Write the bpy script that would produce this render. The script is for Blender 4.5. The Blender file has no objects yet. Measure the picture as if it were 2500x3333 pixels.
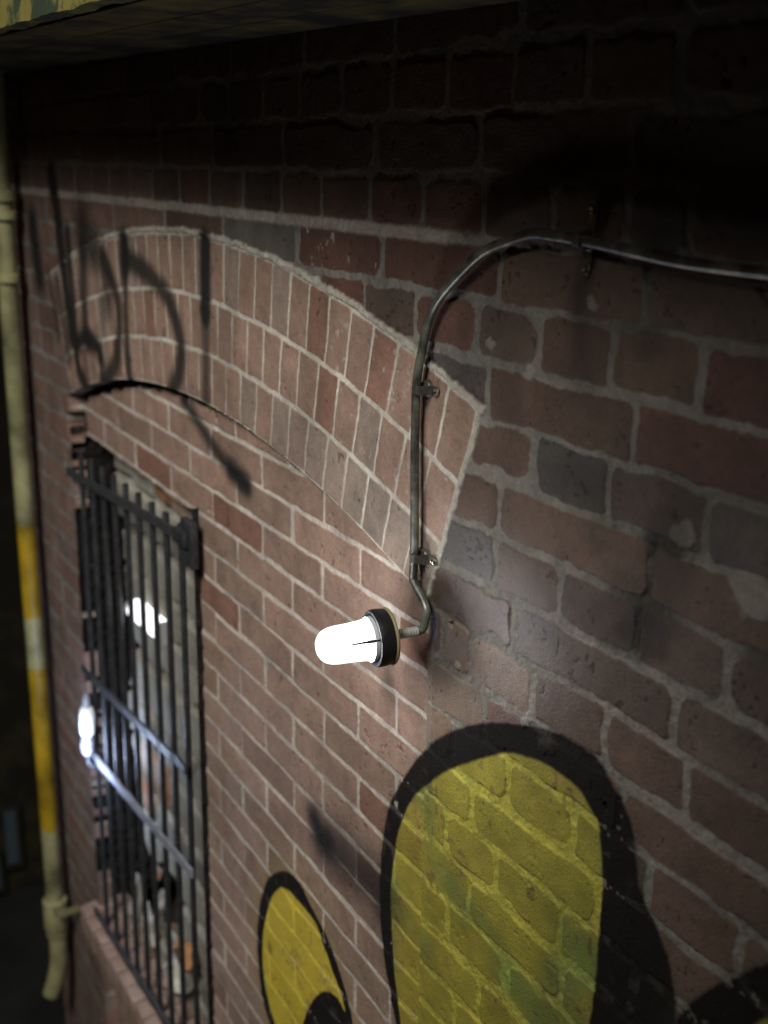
import bpy, bmesh, math, random
import numpy as np
from mathutils import Vector, Matrix

# ------------------------------------------------------------------ camera, sky, light
S = bpy.context.scene
COL = S.collection
S.view_settings.view_transform = 'Standard'
S.view_settings.look = 'None'
S.view_settings.exposure = 0.0
S.view_settings.gamma = 1.0
S.render.resolution_x, S.render.resolution_y = 768, 1024

CAM = Vector((0.0, -0.935, 0.097))
YAW, PITCH, ROLL = 1.03237, -0.28948, 0.01631
cd = bpy.data.cameras.new('camera')
cam = bpy.data.objects.new('camera', cd)
COL.objects.link(cam)
cy, sy, cp, sp = math.cos(YAW), math.sin(YAW), math.cos(PITCH), math.sin(PITCH)
fw = Vector((-sy*cp, cy*cp, sp)); rt = Vector((cy, sy, 0)); up = rt.cross(fw)
cr, sr = math.cos(ROLL), math.sin(ROLL)
rt, up = cr*rt + sr*up, -sr*rt + cr*up
M = Matrix.Identity(4)
for i in range(3):
    M[i][0], M[i][1], M[i][2], M[i][3] = rt[i], up[i], -fw[i], CAM[i]
cam.matrix_world = M
cd.sensor_fit = 'VERTICAL'
cd.sensor_height = 36.0
cd.lens = 3824.5/3333*36.0
cd.clip_start, cd.clip_end = 0.02, 300
cd.dof.use_dof = True
cd.dof.focus_distance = 1.78
cd.dof.aperture_fstop = 2.7
S.camera = cam

w = bpy.data.worlds.new('World'); S.world = w; w.use_nodes = True
nt = w.node_tree
bg = nt.nodes['Background']
sky = nt.nodes.new('ShaderNodeTexSky')
sky.sky_type = 'NISHITA'; sky.sun_disc = False
sky.sun_elevation = math.radians(2); sky.sun_rotation = math.radians(200)
nt.links.new(sky.outputs[0], bg.inputs[0])
bg.inputs[1].default_value = 0.008

# the alley's own floodlight, high on the left, out of frame
sl = bpy.data.lights.new('alley_floodlight', 'SPOT')
sl.energy = 990; sl.color = (1.0, 0.985, 0.93); sl.shadow_soft_size = 0.8
sl.spot_size = math.radians(60); sl.spot_blend = 1.0
so = bpy.data.objects.new('alley_floodlight', sl); COL.objects.link(so)
so.location = (-0.4, -2.6, 2.18)
so.rotation_euler = (Vector((-3.0, 0, -1.6)) - so.location).to_track_quat('-Z', 'Y').to_euler()

rng = np.random.default_rng(7)
random.seed(7)

# ------------------------------------------------------------------ helpers
def tag(o, label=None, cat=None, group=None, kind=None):
    if label: o['label'] = label
    if cat: o['category'] = cat
    if group: o['group'] = group
    if kind: o['kind'] = kind
    return o

def empty(name, loc=(0, 0, 0), label=None, cat=None, group=None):
    o = bpy.data.objects.new(name, None); COL.objects.link(o); o.location = loc
    o.empty_display_size = 0.05
    return tag(o, label, cat, group)

def link(name, bm, mats, parent=None, smooth=True, sharp=40):
    me = bpy.data.meshes.new(name)
    bm.normal_update()
    bm.to_mesh(me); bm.free()
    for m in (mats if isinstance(mats, (list, tuple)) else [mats]): me.materials.append(m)
    if smooth:
        me.polygons.foreach_set('use_smooth', [True]*len(me.polygons))
        me.set_sharp_from_angle(angle=math.radians(sharp))
    o = bpy.data.objects.new(name, me); COL.objects.link(o)
    if parent:
        o.parent = parent
        o.matrix_parent_inverse = Matrix.Translation(-Vector(parent.location)) if parent.type == 'EMPTY' else Matrix.Identity(4)
    return o

def box(bm, x0, x1, y0, y1, z0, z1, bev=0.0, mat=None):
    r = bmesh.ops.create_cube(bm, size=1.0)
    vs = r['verts']
    T = Matrix.Translation(((x0+x1)/2, (y0+y1)/2, (z0+z1)/2)) @ Matrix.Diagonal((abs(x1-x0), abs(y1-y0), abs(z1-z0), 1))
    if mat is not None: T = mat @ T
    bmesh.ops.transform(bm, matrix=T, verts=vs)
    if bev > 0:
        es = list({e for v in vs for e in v.link_edges})
        bmesh.ops.bevel(bm, geom=es, offset=bev, segments=2, affect='EDGES', profile=0.6)

def tube(bm, pts, rad, n=16, cap=True):
    pts = [Vector(p) for p in pts]
    rads = rad if isinstance(rad, (list, tuple)) else [rad]*len(pts)
    rings = []
    t0 = (pts[1]-pts[0]).normalized()
    a = t0.orthogonal().normalized()
    for i, p in enumerate(pts):
        if i == 0: t = t0
        elif i == len(pts)-1: t = (pts[-1]-pts[-2]).normalized()
        else: t = ((pts[i+1]-p).normalized() + (p-pts[i-1]).normalized()).normalized()
        a = (a - t*a.dot(t)).normalized()
        b = t.cross(a)
        rings.append([bm.verts.new(p + rads[i]*(math.cos(2*math.pi*k/n)*a + math.sin(2*math.pi*k/n)*b)) for k in range(n)])
    for r0, r1 in zip(rings, rings[1:]):
        for k in range(n):
            bm.faces.new((r0[k], r0[(k+1) % n], r1[(k+1) % n], r1[k]))
    if cap:
        bm.faces.new(list(reversed(rings[0]))); bm.faces.new(rings[-1])

def lathe(bm, prof, origin, axis, n=40):
    """prof: (distance along axis, radius)"""
    axis = Vector(axis).normalized(); o = Vector(origin)
    a = axis.orthogonal().normalized(); b = axis.cross(a)
    rings = []
    for d, r in prof:
        if r < 1e-6: rings.append([bm.verts.new(o + axis*d)])
        else: rings.append([bm.verts.new(o + axis*d + r*(math.cos(2*math.pi*k/n)*a + math.sin(2*math.pi*k/n)*b)) for k in range(n)])
    for r0, r1 in zip(rings, rings[1:]):
        for k in range(n):
            k2 = (k+1) % n
            if len(r0) == 1 and len(r1) == 1: continue
            if len(r0) == 1: bm.faces.new((r0[0], r1[k2], r1[k]))
            elif len(r1) == 1: bm.faces.new((r0[k], r0[k2], r1[0]))
            else: bm.faces.new((r0[k], r0[k2], r1[k2], r1[k]))
    bmesh.ops.recalc_face_normals(bm, faces=bm.faces[:])

def smooth_path(pts, n=6):
    pts = [Vector(p) for p in pts]
    out = []
    for i in range(len(pts)-1):
        p0 = pts[max(i-1, 0)]; p1 = pts[i]; p2 = pts[i+1]; p3 = pts[min(i+2, len(pts)-1)]
        for k in range(n):
            t = k/n
            out.append(0.5*((2*p1) + (p2-p0)*t + (2*p0-5*p1+4*p2-p3)*t*t + (3*p1-p0-3*p2+p3)*t**3))
    out.append(pts[-1])
    return out

def mat(name, color, rough=0.6, metal=0.0, spec=0.5, noise=None, bump=0.0, bscale=60, emit=None, estr=0.0):
    m = bpy.data.materials.new(name); m.use_nodes = True
    N, L = m.node_tree.nodes, m.node_tree.links
    p = N['Principled BSDF']
    p.inputs['Base Color'].default_value = (*color, 1); p.inputs['Roughness'].default_value = rough
    p.inputs['Metallic'].default_value = metal; p.inputs['Specular IOR Level'].default_value = spec
    tc = N.new('ShaderNodeTexCoord')
    if noise:
        c2, sc, lo, hi = noise
        nz = N.new('ShaderNodeTexNoise'); nz.inputs['Scale'].default_value = sc; nz.inputs['Detail'].default_value = 6
        nz.inputs['Roughness'].default_value = 0.65
        L.new(tc.outputs['Object'], nz.inputs['Vector'])
        cr_ = N.new('ShaderNodeValToRGB')
        cr_.color_ramp.elements[0].position = lo; cr_.color_ramp.elements[0].color = (*color, 1)
        cr_.color_ramp.elements[1].position = hi; cr_.color_ramp.elements[1].color = (*c2, 1)
        L.new(nz.outputs['Fac'], cr_.inputs['Fac']); L.new(cr_.outputs['Color'], p.inputs['Base Color'])
    if bump:
        nb = N.new('ShaderNodeTexNoise'); nb.inputs['Scale'].default_value = bscale; nb.inputs['Detail'].default_value = 5
        L.new(tc.outputs['Object'], nb.inputs['Vector'])
        bp = N.new('ShaderNodeBump'); bp.inputs['Strength'].default_value = bump; bp.inputs['Distance'].default_value = 0.003
        L.new(nb.outputs['Fac'], bp.inputs['Height']); L.new(bp.outputs['Normal'], p.inputs['Normal'])
    if emit:
        p.inputs['Emission Color'].default_value = (*emit, 1); p.inputs['Emission Strength'].default_value = estr
    return m

# ---- numpy noise
def hash2(ix, iz, seed):
    h = (ix.astype(np.int64)*374761393 + iz.astype(np.int64)*668265263 + seed*1274126177) & 0xffffffff
    h = ((h ^ (h >> 13))*1274126177) & 0xffffffff
    h = (h ^ (h >> 16)) & 0xffff
    return (h/65535.0).astype(np.float32)

def vn(x, z, lam, seed):
    """value noise -1..1 with feature size lam (m)"""
    u, v = x/lam, z/lam
    iu, iv = np.floor(u), np.floor(v)
    fu, fv = u-iu, v-iv
    fu = fu*fu*(3-2*fu); fv = fv*fv*(3-2*fv)
    a = hash2(iu, iv, seed); b = hash2(iu+1, iv, seed); c = hash2(iu, iv+1, seed); d = hash2(iu+1, iv+1, seed)
    return ((a*(1-fu)+b*fu)*(1-fv) + (c*(1-fu)+d*fu)*fv)*2-1

def sstep(e0, e1, x):
    t = np.clip((x-e0)/(e1-e0), 0, 1)
    return t*t*(3-2*t)

# ------------------------------------------------------------------ masonry height field
# materials
def masonry_material(name='painted_brick'):
    m = bpy.data.materials.new(name); m.use_nodes = True
    N, L = m.node_tree.nodes, m.node_tree.links
    p = N['Principled BSDF']
    at = N.new('ShaderNodeAttribute'); at.attribute_name = 'Col'
    ar = N.new('ShaderNodeAttribute'); ar.attribute_name = 'Gloss'
    tc = N.new('ShaderNodeTexCoord')
    n1 = N.new('ShaderNodeTexNoise'); n1.inputs['Scale'].default_value = 260; n1.inputs['Detail'].default_value = 6; n1.inputs['Roughness'].default_value = 0.7
    L.new(tc.outputs['Object'], n1.inputs['Vector'])
    mr = N.new('ShaderNodeMapRange'); mr.inputs[1].default_value = 0.25; mr.inputs[2].default_value = 0.75
    mr.inputs[3].default_value = 0.72; mr.inputs[4].default_value = 1.24
    L.new(n1.outputs['Fac'], mr.inputs[0])
    mx = N.new('ShaderNodeVectorMath'); mx.operation = 'SCALE'
    L.new(at.outputs['Color'], mx.inputs[0]); L.new(mr.outputs[0], mx.inputs['Scale'])
    L.new(mx.outputs[0], p.inputs['Base Color'])
    n2 = N.new('ShaderNodeTexNoise'); n2.inputs['Scale'].default_value = 420; n2.inputs['Detail'].default_value = 4
    L.new(tc.outputs['Object'], n2.inputs['Vector'])
    bp = N.new('ShaderNodeBump'); bp.inputs['Strength'].default_value = 0.8; bp.inputs['Distance'].default_value = 0.0016
    n3 = N.new('ShaderNodeTexNoise'); n3.inputs['Scale'].default_value = 130; n3.inputs['Detail'].default_value = 8; n3.inputs['Roughness'].default_value = .75
    L.new(tc.outputs['Object'], n3.inputs['Vector'])
    am = N.new('ShaderNodeMath'); am.operation = 'MULTIPLY_ADD'; am.inputs[1].default_value = 1.6
    L.new(n3.outputs['Fac'], am.inputs[0]); L.new(n2.outputs['Fac'], am.inputs[2])
    L.new(am.outputs[0], bp.inputs['Height']); L.new(bp.outputs['Normal'], p.inputs['Normal'])
    rr = N.new('ShaderNodeMapRange'); rr.inputs[3].default_value = 0.92; rr.inputs[4].default_value = 0.44
    L.new(ar.outputs['Fac'], rr.inputs[0]); L.new(rr.outputs[0], p.inputs['Roughness'])
    r2 = N.new('ShaderNodeMapRange'); r2.inputs[3].default_value = 0.08; r2.inputs[4].default_value = 0.7
    L.new(ar.outputs['Fac'], r2.inputs[0]); L.new(r2.outputs[0], p.inputs['Specular IOR Level'])
    return m
M_BRICK = masonry_material()

class Field:
    """brickwork as a height field over (x, z); height is measured out of the wall"""
    def __init__(s, xs, zs):
        s.xs, s.zs = xs, zs
        s.X, s.Z = np.meshgrid(xs, zs)
        s.X = s.X.astype(np.float32); s.Z = s.Z.astype(np.float32)
        s.H = np.zeros_like(s.X); s.B = np.zeros_like(s.X); s.G = np.zeros_like(s.X)
        s.C = np.zeros(s.X.shape+(3,), np.float32)
        X, Z = s.X, s.Z
        s.WX = 0.0016*vn(X, Z, .045, 1) + 0.0011*vn(X, Z, .014, 2) + .0006*vn(X, Z, .006, 3)
        s.WZ = 0.0022*vn(X, Z, .05, 4) + 0.0012*vn(X, Z, .016, 5) + .0006*vn(X, Z, .006, 6)
        s.smear = vn(X, Z, .085, 7)*.6 + vn(X, Z, .03, 8)*.4
    def brick(s, cx, cz, hw, hh, ang=0.0, rad=.008, rise=.006, edge=.004, col=(.3, .2, .12), warp=1.0, smear=0.0, speck=0.0, gloss=.3, tilt=None):
        R = math.hypot(hw, hh)+.012
        i0, i1 = np.searchsorted(s.xs, (cx-R, cx+R)); j0, j1 = np.searchsorted(s.zs, (cz-R, cz+R))
        if i1-i0 < 2 or j1-j0 < 2: return
        sl = (slice(j0, j1), slice(i0, i1))
        X, Z = s.X[sl], s.Z[sl]
        dx, dz = X-cx+s.WX[sl]*warp, Z-cz+s.WZ[sl]*warp
        c, n = math.cos(ang), math.sin(ang)
        u, v = c*dx+n*dz, -n*dx+c*dz
        qx, qz = np.abs(u)-hw+rad, np.abs(v)-hh+rad
        d = np.hypot(np.maximum(qx, 0), np.maximum(qz, 0)) + np.minimum(np.maximum(qx, qz), 0) - rad
        d = d + smear*np.maximum(s.smear[sl]-.15, 0)*.03
        t = sstep(edge*.35, -edge, d)
        tx, tz = tilt if tilt else (rng.normal(0, .006), rng.normal(0, .009))
        h = rise*(1+rng.normal(0, .13)) + u*tx + v*tz + .0007*vn(X, Z, .022, int(abs(cx*991+cz*313)) % 997)
        H = h*t
        s.H[sl] = np.where(t > s.B[sl]*.999, np.maximum(s.H[sl]*(1-t), 0)+H, s.H[sl])
        colr = np.array(col, np.float32)
        k = 1 + .15*vn(X, Z, .05, 11) + .10*vn(X, Z, .012, 12) + .08*vn(X, Z, .005, 15)
        cc = colr[None, None, :]*k[..., None]
        if speck:
            m = sstep(.15, .6, vn(X, Z, .006, 13)*.6 + vn(X, Z, .018, 14)*.7 + (speck-.6))[..., None]*.7
            cc = cc*(1-m) + np.array((.36, .33, .29), np.float32)*m
        a = sstep(.0015, -.0015, d)[..., None]
        s.C[sl] = s.C[sl]*(1-a) + cc*a
        s.G[sl] = s.G[sl]*(1-a[..., 0]) + gloss*a[..., 0]
        s.B[sl] = np.maximum(s.B[sl], t)

def seg_dist(X, Z, pts, closed=False):
    D = np.full(X.shape, 1e9, np.float32)
    n = len(pts)
    for i in range(n if closed else n-1):
        ax, az = pts[i]; bx, bz = pts[(i+1) % n]
        ex, ez = bx-ax, bz-az
        t = np.clip(((X-ax)*ex+(Z-az)*ez)/(ex*ex+ez*ez+1e-12), 0, 1)
        D = np.minimum(D, np.hypot(X-ax-t*ex, Z-az-t*ez))
    return D

def inside(X, Z, pts):
    r = np.zeros(X.shape, bool)
    n = len(pts)
    for i in range(n):
        ax, az = pts[i]; bx, bz = pts[(i+1) % n]
        if az == bz: continue
        c = ((az > Z) != (bz > Z)) & (X < (bx-ax)*(Z-az)/(bz-az)+ax)
        r ^= c
    return r

def catmull(pts, n=5, closed=True):
    P = np.array(pts, float); m = len(P); out = []
    rngi = range(m if closed else m-1)
    for i in rngi:
        if closed: p0, p1, p2, p3 = P[i-1], P[i], P[(i+1) % m], P[(i+2) % m]
        else: p0, p1, p2, p3 = P[max(i-1, 0)], P[i], P[i+1], P[min(i+2, m-1)]
        for k in range(n):
            t = k/n
            out.append(.5*((2*p1)+(p2-p0)*t+(2*p0-5*p1+4*p2-p3)*t*t+(3*p1-p0-3*p2+p3)*t**3))
    if not closed: out.append(P[-1])
    return [tuple(q) for q in out]

def sdf_poly(F, pts, pad):
    a = np.array(pts)
    i0, i1 = np.searchsorted(F.xs, (a[:, 0].min()-pad, a[:, 0].max()+pad)); j0, j1 = np.searchsorted(F.zs, (a[:, 1].min()-pad, a[:, 1].max()+pad))
    sl = (slice(j0, j1), slice(i0, i1))
    X, Z = F.X[sl], F.Z[sl]
    d = seg_dist(X, Z, pts, True)
    return sl, np.where(inside(X, Z, pts), -d, d)

def ramp_axis(segs):
    out = []
    for a, b, d in segs:
        n = max(2, int(round((b-a)/d)))
        out.append(np.linspace(a, b, n, endpoint=False))
    out.append(np.array([segs[-1][1]]))
    return np.concatenate(out)

Q = 1.0          # grid coarseness
WX0, WX1 = -3.955, 1.2
xs = ramp_axis([(WX0, -2.5, .0055*Q), (-2.5, -1.95, .003*Q), (-1.95, -1.45, .0022*Q), (-1.45, -.6, .0016*Q), (-.6, -.4, .004), (-.4, WX1, .012)])
zs = ramp_axis([(-3.3, -2.42, .016), (-2.42, -1.35, .0027*Q), (-1.35, .06, .0018*Q), (.06, .46, .003*Q)])
F = Field(xs, zs)
X, Z = F.X, F.Z

AC = (-2.384, -3.405); R_OUT, R_IN = 3.352, 3.003
SKR = 0.3710      # skew-back angle, radians from vertical
OX0, OX1 = -3.372, -1.424     # original opening under the arch
rr_ = np.hypot(X-AC[0], Z-AC[1]); th_ = np.arctan2(X-AC[0], Z-AC[1])
sk = (X-AC[0])*1.0
# skew-back lines run from (1.073, -.239) outside to (.957, -.535) inside (mirrored)
skx = 1.073 + (Z+.239)*(1.073-.957)/(.535-.239)
in_arch = (rr_ < R_OUT) & (rr_ > R_IN) & (np.abs(X-AC[0]) < skx)
in_fill = (rr_ <= R_IN) & (X > OX0) & (X < OX1) & (Z < -.36)
in_main = ~(in_arch | in_fill)
REC = np.clip(.0015 + .040*(-1.45-X)/(3.38-1.45), .0015, .045)   # the infill is set back more on the left

# mortar base
mort_main = np.array((.175, .163, .146), np.float32); mort_fill = np.array((.46, .41, .36), np.float32)
mort_arch = np.array((.47, .435, .37), np.float32)
F.C[in_main] = mort_main; F.C[in_fill] = mort_fill; F.C[in_arch] = mort_arch
F.C *= (1 + .24*vn(X, Z, .09, 21) + .16*vn(X, Z, .025, 22) + .14*vn(X, Z, .008, 23))[..., None]
warm = (.5+.5*vn(X, Z, .12, 24))[..., None]
F.C *= 1 + np.array((.03, -.005, -.07), np.float32)*warm
F.H += (.0014*vn(X, Z, .03, 25) + .0009*vn(X, Z, .010, 26) + .0006*vn(X, Z, .005, 27))*(1-.7*sstep(-.02, .06, Z)) + .0002
F.G += .12

def jit(s): return float(rng.normal(0, s))
def main_colour():
    r = rng.random()
    if r < .04: c = np.array((.080, .064, .056))
    elif r < .28: c = np.array((.110, .057, .042))
    elif r < .55: c = np.array((.093, .065, .050))
    else: c = np.array((.101, .064, .047))
    return c*(1+rng.normal(0, .10))
def fill_colour():
    r = rng.random()
    if r < .09: c = np.array((.20, .105, .075))
    elif r < .26: c = np.array((.235, .155, .115))
    elif r < .34: c = np.array((.225, .155, .115))
    else: c = np.array((.258, .168, .128))
    return c*(1+rng.normal(0, .07))
def arch_colour():
    r = rng.random()
    if r < .10: c = np.array((.215, .118, .085))
    elif r < .24: c = np.array((.235, .175, .14))
    else: c = np.array((.258, .168, .126))
    return c*(1+rng.normal(0, .07))

# --- main wall: English bond, header and stretcher courses, perpends where the wall shows them
C = .08
known = {-1: [-2.588, -2.426, -2.262, -2.099, -1.933, -1.782, -1.626, -1.47, -1.321, -1.175, -1.04, -.942],
         0: [-2.874, -2.523, -2.197, -1.877, -1.581, -1.275, -.999], 1: [-1.79, -1.637, -1.482, -1.326, -1.185, -1.047, -.905],
         2: [-1.294, -1.001], 3: [-1.183, -1.037, -.875], 4: [-1.254, -.953], 5: [-1.259, -1.115, -.968],
         6: [-1.204, -.895], 7: [-1.385, -1.31, -1.162, -1.010, -.867], 8: [-1.271, -.97], 9: [-1.345, -1.203, -1.06], 10: [-1.292, -1.0],
         11: [-1.36, -1.22, -1.075, -.925], 12: [-1.29, -1.06, -.766], 13: [-1.345, -1.19], 14: [-1.25]}
for r in range(-6, 42):
    head = (r % 2 != 0)
    pitch = .149 if head else .298
    k = known.get(r)
    if k is None:
        k0 = -1.22+.074*(r % 4)+jit(.02)
        k = [k0]
    k = sorted(k)
    while k[0] > WX0-.3: k.insert(0, k[0]-pitch*(1+jit(.03)))
    while k[-1] < WX1+.3: k.append(k[-1]+pitch*(1+jit(.03)))
    zc = -C*(r+.5)+jit(.0012)
    for a, b in zip(k, k[1:]):
        cx = (a+b)/2
        big = rng.random() < .28
        col = main_colour()
        if r == 3 and abs(cx+1.11) < .03: col = np.array((.066, .056, .050))
        if r == 5 and abs(cx+1.34) < .06: col = np.array((.068, .058, .053))
        if r == 0 and -2.23 < cx < -1.9: col = np.array((.098, .086, .074))
        if r == 2 and cx < -1.2 and cx > -1.5: col = np.array((.080, .066, .060))
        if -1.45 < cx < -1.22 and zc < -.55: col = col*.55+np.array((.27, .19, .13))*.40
        if cx < -2.6: col = col*.7+np.array((.17, .11, .09))*.5
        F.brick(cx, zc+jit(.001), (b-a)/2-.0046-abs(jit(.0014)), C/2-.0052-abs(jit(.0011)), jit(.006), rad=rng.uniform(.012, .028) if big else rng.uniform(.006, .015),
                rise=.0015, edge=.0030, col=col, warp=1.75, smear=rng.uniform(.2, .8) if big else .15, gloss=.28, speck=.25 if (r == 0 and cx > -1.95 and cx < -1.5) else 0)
main_C, main_H, main_B, main_G = F.C.copy(), F.H.copy(), F.B.copy(), F.G.copy()

def rebase(mask, mort):
    b = mort[None, None]*(1 + .20*vn(X, Z, .09, 31) + .14*vn(X, Z, .025, 32) + .13*vn(X, Z, .008, 33))[..., None]
    F.C[mask] = b[mask]; F.B[mask] = 0; F.G[mask] = .12
    F.H[mask] = (.0007*vn(X, Z, .03, 35) + .0005*vn(X, Z, .009, 36) + .0003*vn(X, Z, .004, 37)+.0005)[mask]

# --- infill: thin stretcher bond
F.C[:] = 0; F.B[:] = 0; F.H[:] = 0
ALL = np.ones_like(in_fill)
rebase(ALL, mort_fill)
PF = .0732
for r in range(-3, 40):
    ztop = -.530-PF*r*.995+.0*r
    zc = ztop-PF/2
    off = -1.924 if r % 2 == 0 else -2.062
    for n in range(-6, 4):
        cx = off+.273*n+.1365
        col = fill_colour()
        if cx < -2.1 and zc < -1.1: col = col*.75+np.array((.32, .235, .20))*.33      # paler bricks low on the left of the infill
        F.brick(cx+jit(.002), zc+jit(.001), .1365-.0046, PF/2-.0048, jit(.004), rad=rng.uniform(.004, .008), rise=.0012, edge=.0025, col=col, warp=.85, smear=.05, gloss=.35)
fill_C, fill_H, fill_B, fill_G = F.C.copy(), F.H.copy(), F.B.copy(), F.G.copy()

# --- arch: three rowlock rings
F.C[:] = 0; F.B[:] = 0
rebase(ALL, mort_arch)
rings = [(3.226, 3.349), (3.112, 3.224), (3.003, 3.110)]
for ri, (ra, rb) in enumerate(rings):
    rm = (ra+rb)/2
    half = math.asin((1.073 + (rm-3.352)*.36)/rm)
    n = int(round(2*half*rm/.0742))
    for i in range(n):
        t = -half+(i+.5)*2*half/n
        col = arch_colour()
        px, pz = AC[0]+rm*math.sin(t), AC[1]+rm*math.cos(t)
        sp_ = 0.0
        if ri == 0 and -2.15 < px < -1.45: sp_ = rng.choice([.0, .35, .5])
        if ri == 1 and -1.75 < px < -1.4: sp_ = rng.choice([.2, .4])
        if ri == 2 and px > -1.95: col = col*.55+np.array((.25, .225, .195))*.45
        F.brick(px, pz, .0371-.0032, (rb-ra)/2-.0036, -t+jit(.006), rad=.004, rise=.0013, edge=.0025, col=col, warp=.9, smear=.05, speck=sp_, gloss=.35)
arch_C, arch_H, arch_B, arch_G = F.C.copy(), F.H.copy(), F.B.copy(), F.G.copy()

# --- merge regions
F.C = np.where(in_arch[..., None], arch_C, np.where(in_fill[..., None], fill_C, main_C))
F.H = np.where(in_arch, arch_H-.0006, np.where(in_fill, fill_H-REC, main_H-.0012))
F.G = np.where(in_arch, arch_G, np.where(in_fill, fill_G, main_G))
F.B = np.where(in_arch, arch_B, np.where(in_fill, fill_B, main_B))
del main_C, fill_C, arch_C

# ragged lime mortar along the extrados, skew-back and course at the shade line
jag = .003*vn(X, Z, .03, 41)+.002*vn(X, Z, .008, 42)
ex_d = np.abs(rr_-R_OUT-.004+jag)
m = sstep(.0085, .003, ex_d)*(np.abs(X-AC[0]) < skx+.01)
skd = np.abs(np.abs(X-AC[0])-skx-.003+jag)
m2 = sstep(.008, .003, skd)*(rr_ < R_OUT+.01)*(rr_ > R_IN-.02)*(X > AC[0])
j0d = np.abs(Z+.002+.5*jag)
m3 = sstep(.0135, .006, j0d)*sstep(-1.25, -1.45, X)
m = np.maximum(m, np.maximum(m2, m3*.6))
lime = np.array((.40, .37, .31), np.float32)*(1+.15*vn(X, Z, .01, 43)[..., None])
F.C = F.C*(1-m[..., None])+lime*m[..., None]
F.H = np.maximum(F.H, F.H*(1-m)+(.0032+.0022*vn(X, Z, .009, 44))*m)
# mortar dabs on the main wall
for (dx, dz, r) in ((-1.205, -.160, .016), (-1.086, -.062, .012), (-.905, -.318, .012), (-.905, -.300, .02), (-.80, -.34, .035), (-1.17, -.645, .012), (-1.13, -.66, .02), (-1.29, -.135, .01), (-1.34, -.63, .012)):
    d = np.hypot(X-dx, (Z-dz)*1.3)+jag*2+.55*r*vn(X, Z, r*.9, 47)+.3*r*vn(X, Z, r*.35, 48)
    q = sstep(r, r*.4, d)*.75
    F.C = F.C*(1-q[..., None])+lime*.62*q[..., None]; F.H = F.H+q*.003
# crumbled joint under the intrados (deep on the left) and the rough seam on the right
gw = np.interp(X, [-3.4, -3.2, -2.9, -2.4, -2.1, -1.8], [.022, .026, .022, .014, .007, 0]).astype(np.float32)
tooth = .010*vn(X, Z, .035, 45)+.006*vn(X, Z, .012, 46)
gd = R_IN-rr_
gm = sstep(gw+.004, gw-.003, gd+tooth)*(gw > .0015)*in_fill
F.H -= gm*.05
F.C *= (1-.55*gm)[..., None]
hole = sstep(1, .75, np.hypot((X+3.365)/.032, (Z+.655)/.036)+tooth*20)
F.H -= hole*.07; F.C *= (1-.7*hole)[..., None]
sm = sstep(.012, .004, np.abs(X-OX1-.003+jag*1.5))*(Z < -.56)
F.C = F.C*(1-.5*sm[..., None])+np.array((.25, .21, .17), np.float32)*(.5*sm[..., None])
F.H -= sm*.0012
# drilled holes, chips and rust spots
for (dx, dz, r) in ((-2.30, -.436, .011), (-2.30, -.455, .009), (-1.83, -.545, .004), (-2.36, -.655, .008), (-2.20, -.73, .006), (-1.215, -.71, .004), (-1.0, -.69, .006), (-1.36, -.57, .006)):
    q = sstep(r, r*.4, np.hypot(X-dx, Z-dz)+jag*.6)
    F.H -= q*.012; F.C *= (1-.75*q)[..., None]
# grime patches on the right; dark streak below the conduit clip
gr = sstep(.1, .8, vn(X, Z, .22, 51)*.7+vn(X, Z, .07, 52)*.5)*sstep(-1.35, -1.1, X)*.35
st = sstep(.035, .0, np.abs(X+1.105+.01*vn(X, Z, .06, 53)))*sstep(-.24, -.03, Z)*(Z < 0.0)*.55
s2 = sstep(.05, 0, np.hypot((X+.95)*.8, Z+.43)+.03*vn(X, Z, .03, 54))*.5
F.C *= (1-np.maximum(np.maximum(gr, st), s2))[..., None]
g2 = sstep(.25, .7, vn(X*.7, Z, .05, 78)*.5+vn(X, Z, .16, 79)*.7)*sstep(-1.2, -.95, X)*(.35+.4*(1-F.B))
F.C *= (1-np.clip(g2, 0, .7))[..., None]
collar_shade = sstep(.05, .0, np.abs(X+1.545)+.012*vn(X, Z, .05, 55))*sstep(-.63, -.70, Z)*sstep(-.90, -.74, Z)*.55  # lamp collar's shadow, painted into the wall colour
F.C *= (1-collar_shade)[..., None]
wz = .5+.5*vn(X, Z, .35, 56)*.6+.4*.5*vn(X, Z, .13, 57)+.2*.5*vn(X, Z*.35, .04, 58)
F.C *= (1-.30*sstep(.45, .95, wz))[..., None]
pit = sstep(.62, .8, vn(X, Z, .0065, 59)*.75+vn(X, Z, .03, 60)*.35)*F.B
F.C *= (1-.45*pit)[..., None]; F.H -= .0012*pit
upper_shade = sstep(.0, .03, Z)*.38  # overhang's shade on the upper courses, added to the brick colour
F.C *= (1-upper_shade)[..., None]

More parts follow.
